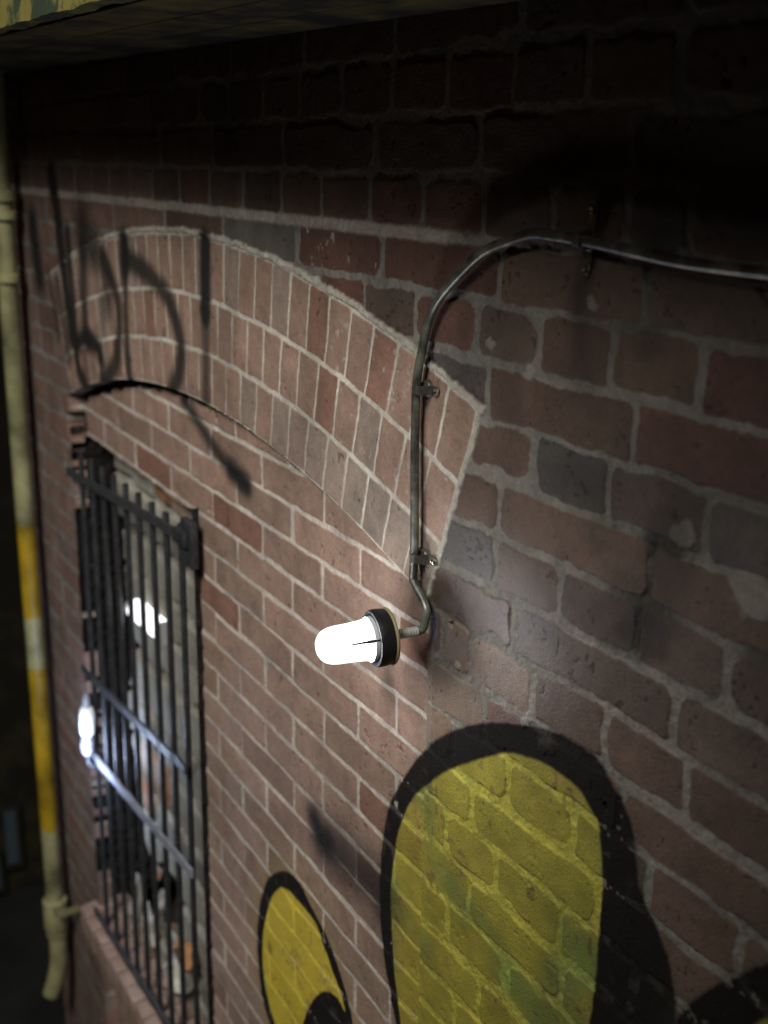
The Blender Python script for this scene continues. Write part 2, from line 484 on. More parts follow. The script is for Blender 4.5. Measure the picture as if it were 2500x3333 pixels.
# ------------------------------------------------------------------ spray paint
BIGIN = [(-1.479,-1.371),(-1.509,-1.275),(-1.522,-1.168),(-1.521,-1.111),(-1.513,-1.051),(-1.5,-1.0),(-1.467,-0.929),(-1.418,-0.871),(-1.362,-0.816),(-1.289,-0.762),(-1.222,-0.72),(-1.176,-0.701),(-1.127,-0.689),(-1.078,-0.688),(-1.047,-0.693),(-1.028,-0.705),(-1.011,-0.721),(-1.003,-0.749),(-0.996,-0.786),(-0.993,-0.827),(-0.992,-0.869),(-0.992,-0.927),(-0.995,-0.958),(-0.996,-1.003),(-0.998,-1.047),(-1.003,-1.12),(-1.05,-1.32),(-1.2,-1.52),(-1.35,-1.55),(-1.449,-1.47)]
BIGOUT = [(-1.495,-1.389),(-1.533,-1.311),(-1.557,-1.228),(-1.562,-1.154),(-1.56,-1.096),(-1.552,-1.028),(-1.535,-0.972),(-1.509,-0.923),(-1.47,-0.865),(-1.427,-0.811),(-1.381,-0.764),(-1.316,-0.716),(-1.248,-0.68),(-1.192,-0.658),(-1.131,-0.638),(-1.072,-0.629),(-1.028,-0.63),(-0.998,-0.645),(-0.975,-0.662),(-0.955,-0.684),(-0.944,-0.709),(-0.937,-0.739),(-0.931,-0.763),(-0.913,-0.787),(-0.892,-0.805),(-0.873,-0.828),(-0.861,-0.846),(-0.852,-0.872),(-0.845,-0.912),(-0.837,-1.02),(-.87,-1.25),(-1.0,-1.5),(-1.2,-1.66),(-1.38,-1.64),(-1.46,-1.5)]
BLOB = [(-0.85,-0.96),(-0.84,-0.893),(-0.811,-0.846),(-0.786,-0.813),(-0.761,-0.786),(-0.738,-0.758),(-0.724,-0.745),(-0.687,-0.704),(-0.635,-0.672),(-.54,-.665),(-.45,-.72),(-.42,-.86),(-.47,-1.1),(-.62,-1.25),(-.78,-1.2),(-.835,-1.1)]
BLOBY = [(-0.729,-0.826),(-0.70,-0.80),(-0.66,-0.785),(-0.59,-0.774),(-0.53,-0.80),(-.51,-.9),(-.55,-1.05),(-.64,-1.12),(-.72,-1.06),(-0.755,-0.95),(-0.75,-0.875)]
SMOUT = [(-2.034,-1.844),(-2.066,-1.811),(-2.1,-1.779),(-2.12,-1.721),(-2.128,-1.655),(-2.126,-1.602),(-2.118,-1.562),(-2.106,-1.514),(-2.083,-1.466),(-2.054,-1.419),(-2.014,-1.38),(-1.982,-1.358),(-1.943,-1.343),(-1.907,-1.339),(-1.877,-1.346),(-1.843,-1.359),(-1.808,-1.371),(-1.774,-1.383),(-1.747,-1.404),(-1.72,-1.426),(-1.693,-1.455),(-1.672,-1.486),(-1.66,-1.513),(-1.645,-1.57),(-1.65,-1.70),(-1.72,-1.86),(-1.85,-1.95),(-1.96,-1.93)]
SMIN = [(-2.009,-1.808),(-2.037,-1.79),(-2.071,-1.75),(-2.091,-1.712),(-2.099,-1.654),(-2.094,-1.599),(-2.079,-1.548),(-2.056,-1.494),(-2.035,-1.454),(-2.007,-1.421),(-1.983,-1.401),(-1.95,-1.389),(-1.919,-1.387),(-1.877,-1.384),(-1.843,-1.383),(-1.813,-1.389),(-1.791,-1.413),(-1.769,-1.431),(-1.747,-1.453),(-1.725,-1.466),(-1.703,-1.486),(-1.693,-1.506),(-1.719,-1.495),(-1.752,-1.502),(-1.785,-1.523),(-1.82,-1.56),(-1.849,-1.6),(-1.867,-1.635),(-1.883,-1.677),(-1.9,-1.743),(-1.95,-1.79)]
BLACK = np.array((.0075, .0068, .006), np.float32)
part = np.zeros(X.shape, np.int8)       # 1 = large letter, 2 = small letter, 3 = corner letter
RAW = F.C.copy()
fuzz = .0008*vn(X, Z, .012, 61)+.0005*vn(X, Z, .005, 62)+.003*vn(X, Z, .08, 63)
for pid, outl, inl, yb, green in ((1, BIGOUT, BIGIN, (.240, .220, .028), 1.0), (3, BLOB, BLOBY, (.240, .220, .028), .6), (2, SMOUT, SMIN, (.50, .40, .035), 0.0)):
    sl, d = sdf_poly(F, catmull(outl), .12)
    d = d+fuzz[sl]
    halo = np.exp(-np.maximum(d, 0)/.028)*(d > 0)*(.30 if pid == 2 else .10)
    hc = np.array((.40, .30, .07), np.float32) if pid == 2 else np.array((.10, .085, .05), np.float32)
    F.C[sl] = F.C[sl]*(1-halo[..., None])+hc*halo[..., None]
    mist = (np.exp(-np.maximum(d, 0)/.012)*(d > 0)*.45*(.55+.6*vn(X[sl], Z[sl], .003, 76)))[..., None].clip(0, 1)
    F.C[sl] = F.C[sl]*(1-mist)+BLACK*2*mist
    ak = sstep(.0035, -.0035, d)[..., None]*.985
    base = F.C[sl].copy()
    thin = sstep(.35, .9, vn(X[sl], Z[sl], .016, 68)*.6+vn(X[sl], Z[sl], .07, 69)*.6+.45*(1-F.B[sl]))[..., None]*.10+(sstep(.80, .9, vn(X[sl], Z[sl], .006, 70)*.6+.5*vn(X[sl], Z[sl], .1, 77)+.3*(1-F.B[sl]))*.5)[..., None]
    F.C[sl] = F.C[sl]*(1-ak)+(BLACK*(1-thin)+RAW[sl]*thin)*ak
    F.G[sl] = F.G[sl]*(1-ak[..., 0])+.02*ak[..., 0]
    part[sl] = np.where(d < 0, pid, part[sl])
    sl2, di = sdf_poly(F, catmull(inl), .03)
    di = di+fuzz[sl2]*.8
    base2 = RAW[sl2]
    y = np.array(yb, np.float32)*np.ones(X[sl2].shape+(1,), np.float32)
    if green:
        g = sstep(-.1, .6, vn(X[sl2], Z[sl2]*1.4+X[sl2]*.5, .13, 64)*.75+vn(X[sl2], Z[sl2], .05, 65)*.35)[..., None]*.85*green
        y = y*(1-g)+np.array((.105, .165, .04), np.float32)*g
        y = y*(1+.18*vn(X[sl2], Z[sl2], .06, 66)+.12*vn(X[sl2], Z[sl2], .02, 67))[..., None]
        mo = (1-F.B[sl2])[..., None]
        y = y*(1+.38*mo)
    else:
        y = y*(1+.06*vn(X[sl2], Z[sl2], .05, 66))[..., None]*(1+.16*(1-F.B[sl2]))[..., None]
        sp3 = sstep(.02, .006, np.hypot(X[sl2]+2.055, Z[sl2]+1.60))[..., None]*.6
        y = y*(1-sp3)
    ay = sstep(.0035, -.0035, di)[..., None]
    under = y*.80+.20*base2*np.array((1.5, 1.3, .35), np.float32)
    miss = sstep(.42, .62, vn(X[sl2], Z[sl2], .009, 74)*.5+vn(X[sl2], Z[sl2], .06, 75)*.45+.35*(np.abs(F.B[sl2]-.5) < .42))[..., None]*.6
    under = under*(1-miss)+RAW[sl2]*np.array((.8, .75, .45), np.float32)*miss
    F.C[sl2] = F.C[sl2]*(1-ay)+under*ay
    F.G[sl2] = F.G[sl2]*(1-ay[..., 0])+.35*ay[..., 0]

def stroke(pts, w, a, soft=.6, taper=None, smooth_=True):
    P = catmull(pts, 5, False) if (smooth_ and len(pts) > 2) else pts
    q = np.array(P); pad = w*2.2
    i0, i1 = np.searchsorted(F.xs, (q[:, 0].min()-pad, q[:, 0].max()+pad)); j0, j1 = np.searchsorted(F.zs, (q[:, 1].min()-pad, q[:, 1].max()+pad))
    sl = (slice(j0, j1), slice(i0, i1))
    d = seg_dist(X[sl], Z[sl], P)+fuzz[sl]*1.5
    k = sstep(w*(1+soft), w*(1-soft), d)[..., None]*min(.98, a*1.12)
    F.C[sl] = F.C[sl]*(1-k)+BLACK*1.3*k
# scribbled tag over the left of the arch
stroke([(-2.292,-0.066),(-2.296,-0.134),(-2.301,-0.209)], .030, .97, .45)
stroke([(-2.301,-0.209),(-2.304,-0.294),(-2.309,-0.395)], .022, .66, .6)
stroke([(-2.79,-0.134),(-2.637,-0.159),(-2.527,-0.196),(-2.474,-0.246),(-2.446,-0.305),(-2.466,-0.362),(-2.508,-0.405)], .028, .82, .7)
stroke([(-2.50,-0.43),(-2.407,-0.467),(-2.317,-0.502),(-2.232,-0.528),(-2.150,-0.543)], .022, .80, .8)
stroke([(-2.225,-0.530),(-2.140,-0.543)], .026, .85, .8)
stroke([(-2.803,-0.098),(-2.809,-0.189),(-2.815,-0.306),(-2.814,-0.385),(-2.798,-0.434)], .024, .80, .7)
stroke([(-2.803,-0.095),(-2.808,-0.150)], .034, .85, .6)
stroke([(-2.965,-0.147),(-2.877,-0.234),(-2.869,-0.293),(-2.893,-0.376),(-2.946,-0.433),(-3.032,-0.472)], .026, .80, .7)
stroke([(-3.28,-0.10),(-3.263,-0.318),(-3.258,-0.406),(-3.247,-0.472),(-3.194,-0.508)], .027, .85, .7)
stroke([(-3.24,-0.402),(-3.16,-0.372),(-3.06,-0.385),(-3.035,-.41)], .030, .88, .7)
stroke([(-3.40,0.05),(-3.364,-0.064),(-3.35,-0.15),(-3.314,-0.279),(-3.291,-0.383)], .040, .95, .5)
stroke([(-3.14,-0.075),(-3.10,-0.118)], .075, .80, .9)
stroke([(-3.146,-0.128),(-3.153,-0.22),(-3.16,-0.327),(-3.147,-0.381)], .030, .78, .7)
stroke([(-3.02,-0.13),(-2.957,-0.192),(-2.957,-0.25)], .05, .65, .9)
stroke([(-3.64,-0.10),(-3.60,-0.25)], .06, .9, .7)  # black area between the wall and the pipe
stroke([(-3.42,-.25),(-3.36,-.38),(-3.34,-.45)], .03, .6, .8)
stroke([(-3.50,-.22),(-3.43,-.40)], .02, .5, .8)
# sprayed smudge between the two letters
stroke([(-1.828,-1.150),(-1.800,-1.178),(-1.775,-1.172)], .030, .86, .95)
stroke([(-1.80,-1.178),(-1.70,-1.165),(-1.60,-1.155),(-1.56,-1.17)], .052, .74, .95)
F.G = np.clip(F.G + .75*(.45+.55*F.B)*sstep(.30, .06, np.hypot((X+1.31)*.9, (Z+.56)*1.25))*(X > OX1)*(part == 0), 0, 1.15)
F.C = np.clip(F.C, .004, .8)
F.H += np.where(part > 0, .0002, 0)

# ------------------------------------------------------------------ wall meshes
WINX0, WINX1, WINZ0, WINZ1 = -3.372, -2.455, -2.275, -.686
rag = .010*vn(X, Z, .05, 71)+.006*vn(X, Z, .018, 72)
in_win = (X > WINX0+rag) & (X < WINX1+rag*.8+.02*(Z+.69)/-1.6*-1) & (Z > WINZ0) & (Z < WINZ1+rag*.6)

def grid_parts(parent, xs, zs, Fd, labels, keep, mats, names, yoff=0.0):
    nz, nx = Fd.X.shape
    idx = np.arange(nx*nz).reshape(nz, nx)
    q = np.stack([idx[:-1, :-1], idx[:-1, 1:], idx[1:, 1:], idx[1:, :-1]], -1).reshape(-1, 4)
    lab = labels[:-1, :-1].reshape(-1); kp = keep[:-1, :-1].reshape(-1)
    co = np.stack([Fd.X, -Fd.H+yoff, Fd.Z], -1).reshape(-1, 3)
    colr = np.concatenate([Fd.C.reshape(-1, 3), np.ones((nx*nz, 1), np.float32)], 1)
    gl = Fd.G.reshape(-1)
    out = {}
    for lid, nm in names.items():
        f = q[(lab == lid) & kp]
        if not len(f): continue
        used = np.unique(f); remap = np.zeros(nx*nz, np.int64); remap[used] = np.arange(len(used))
        f = remap[f]
        me = bpy.data.meshes.new(nm)
        me.vertices.add(len(used)); me.vertices.foreach_set('co', co[used].astype(np.float32).ravel())
        me.loops.add(len(f)*4); me.loops.foreach_set('vertex_index', f.astype(np.int32).ravel())
        me.polygons.add(len(f)); me.polygons.foreach_set('loop_start', np.arange(0, len(f)*4, 4, dtype=np.int32))
        a = me.attributes.new('Col', 'FLOAT_COLOR', 'POINT'); a.data.foreach_set('color', colr[used].astype(np.float32).ravel())
        b = me.attributes.new('Gloss', 'FLOAT', 'POINT'); b.data.foreach_set('value', gl[used].astype(np.float32))
        me.materials.append(mats)
        me.update(calc_edges=True)
        me.polygons.foreach_set('use_smooth', np.ones(len(f), bool))
        o = bpy.data.objects.new(nm, me); COL.objects.link(o)
        if parent: o.parent = parent
        out[lid] = o
    return out

wall = empty('brick_wall', (0, 0, 0), 'old red brick wall with a bricked-up segmental arch and yellow graffiti', 'wall')
labels = np.where(in_arch, 11, np.where(in_fill, 12, 10)).astype(np.int8)
labels = np.where(part > 0, part, labels)
names = {10: 'wall_face', 11: 'arch', 12: 'brick_infill', 1: 'graffiti', 2: 'graffiti', 3: 'graffiti'}
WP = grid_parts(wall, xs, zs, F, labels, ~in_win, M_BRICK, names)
WP[1]['label'] = 'large olive yellow graffiti shape with thick black outline'
WP[2]['label'] = 'small bright yellow graffiti oval with black outline and black blob'
if 3 in WP: WP[3]['label'] = 'black curved graffiti outline at the lower right corner'

M_DARKBRICK = mat('dark_reveal_brick', (.014, .012, .011), .95, spec=.1, noise=((.05, .04, .034), 22, .55, .8), bump=.6, bscale=90)  # near-black brick for the window reveals
bm = bmesh.new()
# body of the wall behind its face, left return and window reveals
DEPTH = .34
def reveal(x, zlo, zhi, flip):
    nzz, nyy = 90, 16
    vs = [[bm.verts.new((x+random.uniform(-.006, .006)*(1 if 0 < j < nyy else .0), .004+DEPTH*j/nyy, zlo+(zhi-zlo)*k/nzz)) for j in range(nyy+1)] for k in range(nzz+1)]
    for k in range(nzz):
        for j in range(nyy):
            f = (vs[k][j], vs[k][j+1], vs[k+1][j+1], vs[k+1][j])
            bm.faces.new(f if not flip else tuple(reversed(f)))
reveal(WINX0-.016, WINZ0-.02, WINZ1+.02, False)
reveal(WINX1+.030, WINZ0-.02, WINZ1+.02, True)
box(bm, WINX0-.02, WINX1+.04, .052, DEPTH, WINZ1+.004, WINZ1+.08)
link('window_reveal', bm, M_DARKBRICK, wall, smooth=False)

# rough inner leaf seen through the bars: whitewashed rubble with a broken hole on its left
ixs = ramp_axis([(-3.40, -2.40, .006)]); izs = ramp_axis([(-2.36, -.62, .0045)])
FI = Field(ixs, izs)
IX, IZ = FI.X, FI.Z
FI.C[:] = np.array((.19, .17, .14), np.float32); FI.G[:] = .1
FI.H -= .01
z = -.64; r = 0
while z > -2.4:
    h = rng.uniform(.08, .17)
    x = -3.42+rng.uniform(0, .1)
    while x < -2.36:
        wd = rng.uniform(.14, .34)
        t = rng.random()
        col = np.array((.30, .285, .235)) if t < .62 else (np.array((.22, .205, .165)) if t < .84 else np.array((.30, .15, .075)))
        FI.brick(x+wd/2, z-h/2+jit(.006), wd/2-.006, h/2-.006, jit(.05), rad=.02, rise=.012, edge=.014, col=col*(1+jit(.1)), warp=3.0, smear=.3, gloss=.15)
        x += wd
    z -= h
wash = sstep(-.1, .5, vn(IX, IZ, .11, 81)+.4*vn(IX, IZ, .03, 82))[..., None]*.55
FI.C = FI.C*(1-wash)+np.array((.30, .29, .25), np.float32)*wash
gl_ = np.interp(IZ, [-2.4, -2.25, -2.1, -1.95, -1.8, -1.5, -1.2, -.9, -.6], [-3.08, -3.05, -3.0, -3.08, -3.18, -3.20, -3.16, -3.20, -3.25])
gone = (IX < gl_+.05*vn(IX, IZ, .12, 83)+.025*vn(IX, IZ, .04, 84)) | (np.hypot((IX+2.93)/.10, (IZ+2.0)/.09)+.3*vn(IX, IZ, .05, 85) < 1)
inner = grid_parts(wall, ixs, izs, FI, np.full(IX.shape, 1, np.int8), ~gone, M_BRICK, {1: 'inner_masonry'}, yoff=.095)
inner[1]['label'] = 'rough whitewashed rubble behind the window bars'

# dark room behind the hole
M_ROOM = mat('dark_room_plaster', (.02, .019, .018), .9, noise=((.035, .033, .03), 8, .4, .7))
bm = bmesh.new()
box(bm, -4.3, -1.9, 1.2, 1.25, -3.3, -.3); box(bm, -4.35, -4.3, .36, 1.25, -3.3, -.3); box(bm, -1.9, -1.85, .36, 1.25, -3.3, -.3)
box(bm, -4.35, -1.85, .36, 1.25, -.3, -.25)
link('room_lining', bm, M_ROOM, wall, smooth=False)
# wall thickness: left return and back skin with window gap
M_SIDE = mat('wall_side_brick', (.10, .065, .05), .9, noise=((.16, .12, .10), 18, .35, .7), bump=.6, bscale=60)
bm = bmesh.new()
box(bm, WX0, WX0+.02, .012, DEPTH, -3.3, .46); box(bm, WX0+.02, WINX0-.03, DEPTH-.02, DEPTH, -3.3, .46)
box(bm, WINX1+.045, WX1, DEPTH-.02, DEPTH, -3.3, .46)
box(bm, WX0+.02, WX1, .012, DEPTH-.02, .455, .47)
link('wall_core', bm, M_SIDE, wall, smooth=False)

# projecting brick sill
bm = bmesh.new()
for i in range(13):
    x0 = -3.42+i*.078
    T = Matrix.Translation((0, 0, 0)) @ Matrix.Rotation(0, 4, 'X')
    box(bm, x0+.004, x0+.074, -.055+random.uniform(-.003, .003), .10, -2.40, -2.282+random.uniform(-.004, .004), .006)
for v in bm.verts:
    if v.co.z > -2.32: v.co.z -= (.1-v.co.y)*.16
M_SILL = mat('sill_brick', (.20, .125, .09), .85, noise=((.30, .22, .17), 16, .4, .7), bump=.6, bscale=120)
link('window_sill', bm, M_SILL, wall)
bm = bmesh.new(); box(bm, -3.43, -2.41, -.045, .09, -2.392, -2.315)
link('sill_mortar', bm, mat('sill_mortar', (.24, .22, .19), .9, bump=.5), wall)

# ------------------------------------------------------------------ window bars
M_IRON = mat('black_painted_iron', (.016, .017, .019), .48, metal=.0, spec=.5, noise=((.045, .045, .05), 40, .45, .8), bump=.25, bscale=150)
M_RAIL = mat('grey_painted_rail', (.026, .027, .031), .55, noise=((.05, .05, .055), 50, .4, .8), bump=.35, bscale=120)
M_RAIL_LIT = mat('lit_tone_rail', (.24, .25, .29), .4, metal=.3, noise=((.36, .37, .42), 30, .4, .7), bump=.5, bscale=90)  # paler copy for one rail, lantern light put into its colour
gr_ = empty('window_bars', (-2.9, 0, -2.3), 'black iron security bars across the small window left of the lamp', 'window bars')
for i in range(9):
    x = -2.482-.0985*i
    bm = bmesh.new()
    tube(bm, [(x, -.006, -2.335), (x+random.uniform(-.003, .003), -.004, -1.5), (x+random.uniform(-.002, .002), -.002, -.715)], .0080, 12)
    link('bar', bm, M_IRON, gr_)
for k, (xa, za, xb, zb) in enumerate(((-3.352, -.790, -2.41, -.728), (-3.33, -1.412, -2.455, -1.338), (-3.335, -1.684, -2.44, -1.622), (-3.36, -2.292, -2.46, -2.24))):
    bm = bmesh.new()
    n = 26
    prof = [(-.0125, -.004), (.0125, -.004), (.0125, .004), (-.0125, .004)]
    rings_ = []
    for i in range(n+1):
        t = i/n
        wob = .0015*math.sin(i*1.3+k*2)
        cx, cz = xa+(xb-xa)*t, za+(zb-za)*t+wob
        rings_.append([bm.verts.new((cx, -.021+d+.0012*math.sin(i*2.1+k), cz+hh)) for hh, d in prof])
    for a, b in zip(rings_, rings_[1:]):
        for j in range(4): bm.faces.new((a[j], a[(j+1) % 4], b[(j+1) % 4], b[j]))
    bm.faces.new(rings_[0]); bm.faces.new(rings_[-1])
    bmesh.ops.recalc_face_normals(bm, faces=bm.faces[:])
    o = link('rail', bm, M_RAIL_LIT if k == 2 else M_RAIL, gr_, smooth=False)
bm = bmesh.new(); box(bm, -2.452, -2.385, -.016, .002, -.80, -.69, .003); box(bm, -2.47, -2.40, -.030, -.014, -.75, -.715, .003)
link('fixing_bracket', bm, M_IRON, gr_)

# ------------------------------------------------------------------ things inside the window
def emit_mat(name, col, st):
    m = bpy.data.materials.new(name); m.use_nodes = True
    p = m.node_tree.nodes['Principled BSDF']
    p.inputs['Base Color'].default_value = (.8, .8, .8, 1); p.inputs['Emission Color'].default_value = (*col, 1); p.inputs['Emission Strength'].default_value = st
    return m
lan = empty('lantern', (-3.27, -.02, -1.66), 'small glowing white two-bulb lantern at the left end of the window bars', 'lantern')
LB, LA = (-3.235, -.045, -1.655), (0.10, 0, 1)
bm = bmesh.new(); lathe(bm, [(.068, 0), (.068, .014), (.076, .020), (.10, .0225), (.135, .0225), (.158, .019), (.170, .010), (.172, 0)], LB, LA, 20)
link('lantern_glass', bm, emit_mat('lantern_glow', (.86, .88, 1.0), .34), lan)
M_LCAP = mat('lantern_grey_plastic', (.30, .30, .33), .5, noise=((.12, .12, .14), 60, .4, .7))
bm = bmesh.new(); lathe(bm, [(.0, 0), (.0, .012), (.012, .018), (.035, .0205), (.056, .017), (.068, .014)], LB, LA, 20)
link('lantern_base', bm, M_LCAP, lan)
bm = bmesh.new(); lathe(bm, [(.166, .012), (.176, .0115), (.203, .0105), (.212, .007), (.214, 0)], LB, LA, 16)
link('lantern_cap', bm, M_LCAP, lan)
bm = bmesh.new(); tube(bm, smooth_path([(-3.235, -.045, -1.653), (-3.23, -.045, -1.68), (-3.215, -.04, -1.690), (-3.20, -.033, -1.688)]), .007, 8)
link('hanger', bm, M_IRON, lan)
tb = empty('tube_light', (-2.95, .06, -1.13), 'short lit tube light glaring behind the bars near the top of the window', 'light')
bm = bmesh.new(); tube(bm, [(-3.05, .070, -1.137), (-2.83, .070, -1.128)], .030, 14)
link('lit_tube', bm, emit_mat('tube_glow', (.93, .96, 1.0), 2.2), tb)
bm = bmesh.new(); tube(bm, [(-3.07, .070, -1.1378), (-3.052, .070, -1.137)], .031, 14); tube(bm, [(-2.828, .070, -1.128), (-2.81, .070, -1.127)], .031, 14); box(bm, -3.07, -2.81, .099, .105, -1.150, -1.115)
link('tube_holder', bm, mat('tube_holder', (.3, .3, .3), .5), tb)
# cold light added outside the lantern, to brighten the rail beside it
il = bpy.data.lights.new('rail_fill_light', 'POINT'); il.energy = 6.0; il.color = (.55, .68, 1.0); il.shadow_soft_size = .04
io = bpy.data.objects.new('rail_fill_light', il); COL.objects.link(io); io.location = (-3.16, -.115, -1.64)

# broken bits lying behind the bars
M_RUB = mat('broken_plaster', (.42, .40, .34), .9, noise=((.58, .56, .50), 20, .4, .7), bump=.7, bscale=60)
def shard(cx, cy_, cz, sx, sy_, sz, rot, label, cat='rubble', m=M_RUB, name='plaster_shard'):
    bm = bmesh.new()
    bmesh.ops.create_icosphere(bm, subdivisions=2, radius=1)
    for v in bm.verts:
        n = v.co.copy()
        k = 1+.28*math.sin(n.x*5+cx*40)*math.cos(n.z*4+cz*30)+random.uniform(-.08, .08)
        v.co = Vector((n.x*sx*k, n.y*sy_*k, n.z*sz*k))
    bmesh.ops.rotate(bm, cent=(0, 0, 0), matrix=Matrix.Rotation(rot, 3, 'Y'), verts=bm.verts[:])
    o = link(name, bm, m, smooth=False); o.location = (cx, cy_, cz)
    return tag(o, label, cat)
shard(-2.98, .075, -2.10, .025, .018, .10, .45, 'pale pointed plaster shard leaning behind the lower bars')
shard(-3.06, .07, -2.21, .05, .025, .07, -.2, 'broad grey plaster lump on the sill behind the lower bars')
shard(-3.15, .06, -2.15, .022, .02, .10, .1, 'narrow pale plaster stick left of the broad grey lump')
shard(-2.80, .06, -2.20, .07, .03, .06, .2, 'rounded plaster lump at the lower right corner of the window')
shard(-2.70, .05, -2.06, .055, .03, .035, .25, 'orange broken brick lodged by the right window jamb', 'brick', mat('orange_broken_brick', (.33, .16, .07), .9, bump=.7), 'broken_brick')

# ------------------------------------------------------------------ conduit with its clips
M_COND = mat('galvanised_conduit', (.045, .043, .036), .40, metal=.4, spec=.6, noise=((.22, .225, .18), 26, .40, .70), bump=.15, bscale=200)
con = empty('conduit', (-1.44, 0, -.5), 'thin grey metal conduit bending down the arch to the lamp', 'conduit')
P = [(1.2,-.017),(.2,-.010),(-.5,-.004),(-0.735,-0.002),(-0.808,-0.001),(-0.926,0.002),(-1.04,0.009),(-1.092,0.014),(-1.145,0.016),(-1.183,0.014),(-1.232,0.004),(-1.284,-0.014),(-1.338,-0.047),(-1.384,-0.081),(-1.41,-0.117),(-1.427,-0.161),(-1.438,-0.197),(-1.44,-0.237),(-1.439,-0.33),(-1.437,-0.425),(-1.436,-0.499),(-1.435,-0.514)]
CP = [(x*1.0055+.0012*math.sin(i*1.7), -.018, .097+(z-.097)*1.0055+.0012*math.sin(i*2.3)) for i, (x, z) in enumerate(P)]
CP += [(-1.437, -.019, -.527), (-1.415, -.019, -.542), (-1.4015, -.020, -.556), (-1.4025, -.021, -.572)]
bm = bmesh.new(); tube(bm, smooth_path(CP, 6), .0067, 16, cap=True)
link('conduit_pipe', bm, M_COND, con)
AX = Vector((-.15, -.98, -.03)).normalized()
E0 = Vector((-1.4065, -.026, -.590))
bm = bmesh.new()
tube(bm, [(-1.4025, -.021, -.569), (-1.4042, -.0215, -.580), (-1.4052, -.0222, -.5855), (-1.4060, -.0240, -.5888), tuple(E0+AX*.003), tuple(E0+AX*.020)], .0066, 16)
link('elbow', bm, M_COND, con)
bm = bmesh.new()
prof = [(.006, 0)]
d = .006
while d < .056:
    prof += [(d, .0078), (d+.0016, .0078), (d+.0024, .0066), (d+.0034, .0066)]; d += .0042
prof += [(d, .0074), (d, 0)]
lathe(bm, prof, E0, AX, 20)
M_BRIGHT = mat('bright_threaded_steel', (.55, .55, .52), .3, metal=.5, bump=.1)
link('threaded_stub', bm, M_BRIGHT, con)

M_CLIP = mat('rusty_clip_steel', (.09, .085, .075), .42, metal=.7, noise=((.20, .17, .13), 60, .4, .75), bump=.3, bscale=200)
M_SCREW = mat('screw_steel', (.55, .55, .53), .25, metal=1.0, bump=.2, bscale=300)
def saddle(cx, cz, direction, half, label, plate=True):
    """two-hole saddle across the conduit; direction = unit (x, z) across it"""
    u = Vector((direction[0], 0, direction[1])).normalized(); v = Vector((-u.z, 0, u.x))
    t = empty('conduit_clip', (cx, 0, cz), label, 'clip', 'clips holding the conduit to the wall')
    c = Vector((cx, 0, cz))
    bm = bmesh.new()
    prof = []
    for a in np.linspace(-1, 1, 25):
        s_ = a*half; d = abs(s_)
        hgt = .0265 if d < .005 else (.004+.0225*math.sqrt(max(0, 1-((d-.005)/.0055)**2)) if d < .0105 else .004)
        prof.append((s_, hgt))
    rows = []
    for s_, hgt in prof:
        wv = .0065 if abs(s_) < half*.86 else .0045
        rows.append([bm.verts.new(c+u*s_+v*q+Vector((0, -(hgt+o), 0))) for q, o in ((-wv, 0), (wv, 0), (wv, -.002), (-wv, -.002))])
    for a, b in zip(rows, rows[1:]):
        for j in range(4): bm.faces.new((a[j], a[(j+1) % 4], b[(j+1) % 4], b[j]))
    bm.faces.new(rows[0]); bm.faces.new(rows[-1])
    bmesh.ops.recalc_face_normals(bm, faces=bm.faces[:])
    link('strap', bm, M_CLIP, t)
    if plate:
        bm = bmesh.new()
        lathe(bm, [(0, 0), (0, .0130), (.009, .0130), (.012, .011), (.012, 0)], tuple(c+Vector((0, .004, 0))), (0, -1, 0), 24)
        link('spacer', bm, M_CLIP, t)
    for sg in (-1, 1):
        bm = bmesh.new()
        lathe(bm, [(0, .0055), (.003, .0055), (.006, .0040), (.0068, .0015), (.0060, 0)], tuple(c+u*sg*half*.8+Vector((0, -.004, 0))), (0, -1, 0), 14)
        link('screw', bm, M_SCREW, t)
    return t
saddle(-1.096, .0125, (.1, 1), .044, 'conduit clip at the top of the bend on the horizontal run')
saddle(-1.4395, -.222, (1, -.05), .030, 'conduit clip where the bend meets the straight drop')
saddle(-1.4365, -.483, (1, .03), .038, 'conduit clip just above the lamp with two shiny screws')
for (x, z) in ((-.25, -.007), ):
    saddle(x, z, (0, 1), .036, 'conduit clip on the far right of the horizontal run')

# ------------------------------------------------------------------ lamp
lamp = empty('wall_lamp', tuple(E0+AX*.05), 'lit well-glass lamp with a black collar on the end of the conduit', 'lamp')
LO = E0+AX*.050
M_BLK = mat('black_lamp_housing', (.007, .007, .008), .5, spec=.3, noise=((.016, .016, .017), 60, .4, .8), bump=.25, bscale=220)
bm = bmesh.new()
lathe(bm, [(0, 0), (0, .014), (.004, .017), (.004, .038), (.007, .0425), (.018, .0440), (.026, .0440), (.030, .0425), (.030, .036), (.026, .034)], LO, AX, 48)
link('lamp_collar', bm, M_BLK, lamp)
bm = bmesh.new()
lathe(bm, [(.0015, .0385), (.0015, .0435), (.0040, .0445), (.0062, .0435), (.0062, .0385)], LO, AX, 48)
link('gasket', bm, mat('yellowed_gasket', (.24, .20, .11), .7), lamp)
bm = bmesh.new()
gp = [(.026, .0345), (.035, .0345), (.039, .0330), (.050, .0315), (.068, .0302), (.088, .0296), (.099, .0280), (.108, .0243), (.1145, .0180), (.1185, .0095), (.1196, 0)]
lathe(bm, gp, LO, AX, 48)
gm_ = bpy.data.materials.new('lit_well_glass'); gm_.use_nodes = True
N, L = gm_.node_tree.nodes, gm_.node_tree.links
N.remove(N['Principled BSDF'])
tr = N.new('ShaderNodeBsdfTransparent'); df = N.new('ShaderNodeBsdfTransparent'); df.inputs['Color'].default_value = (.12, .13, .15, 1)
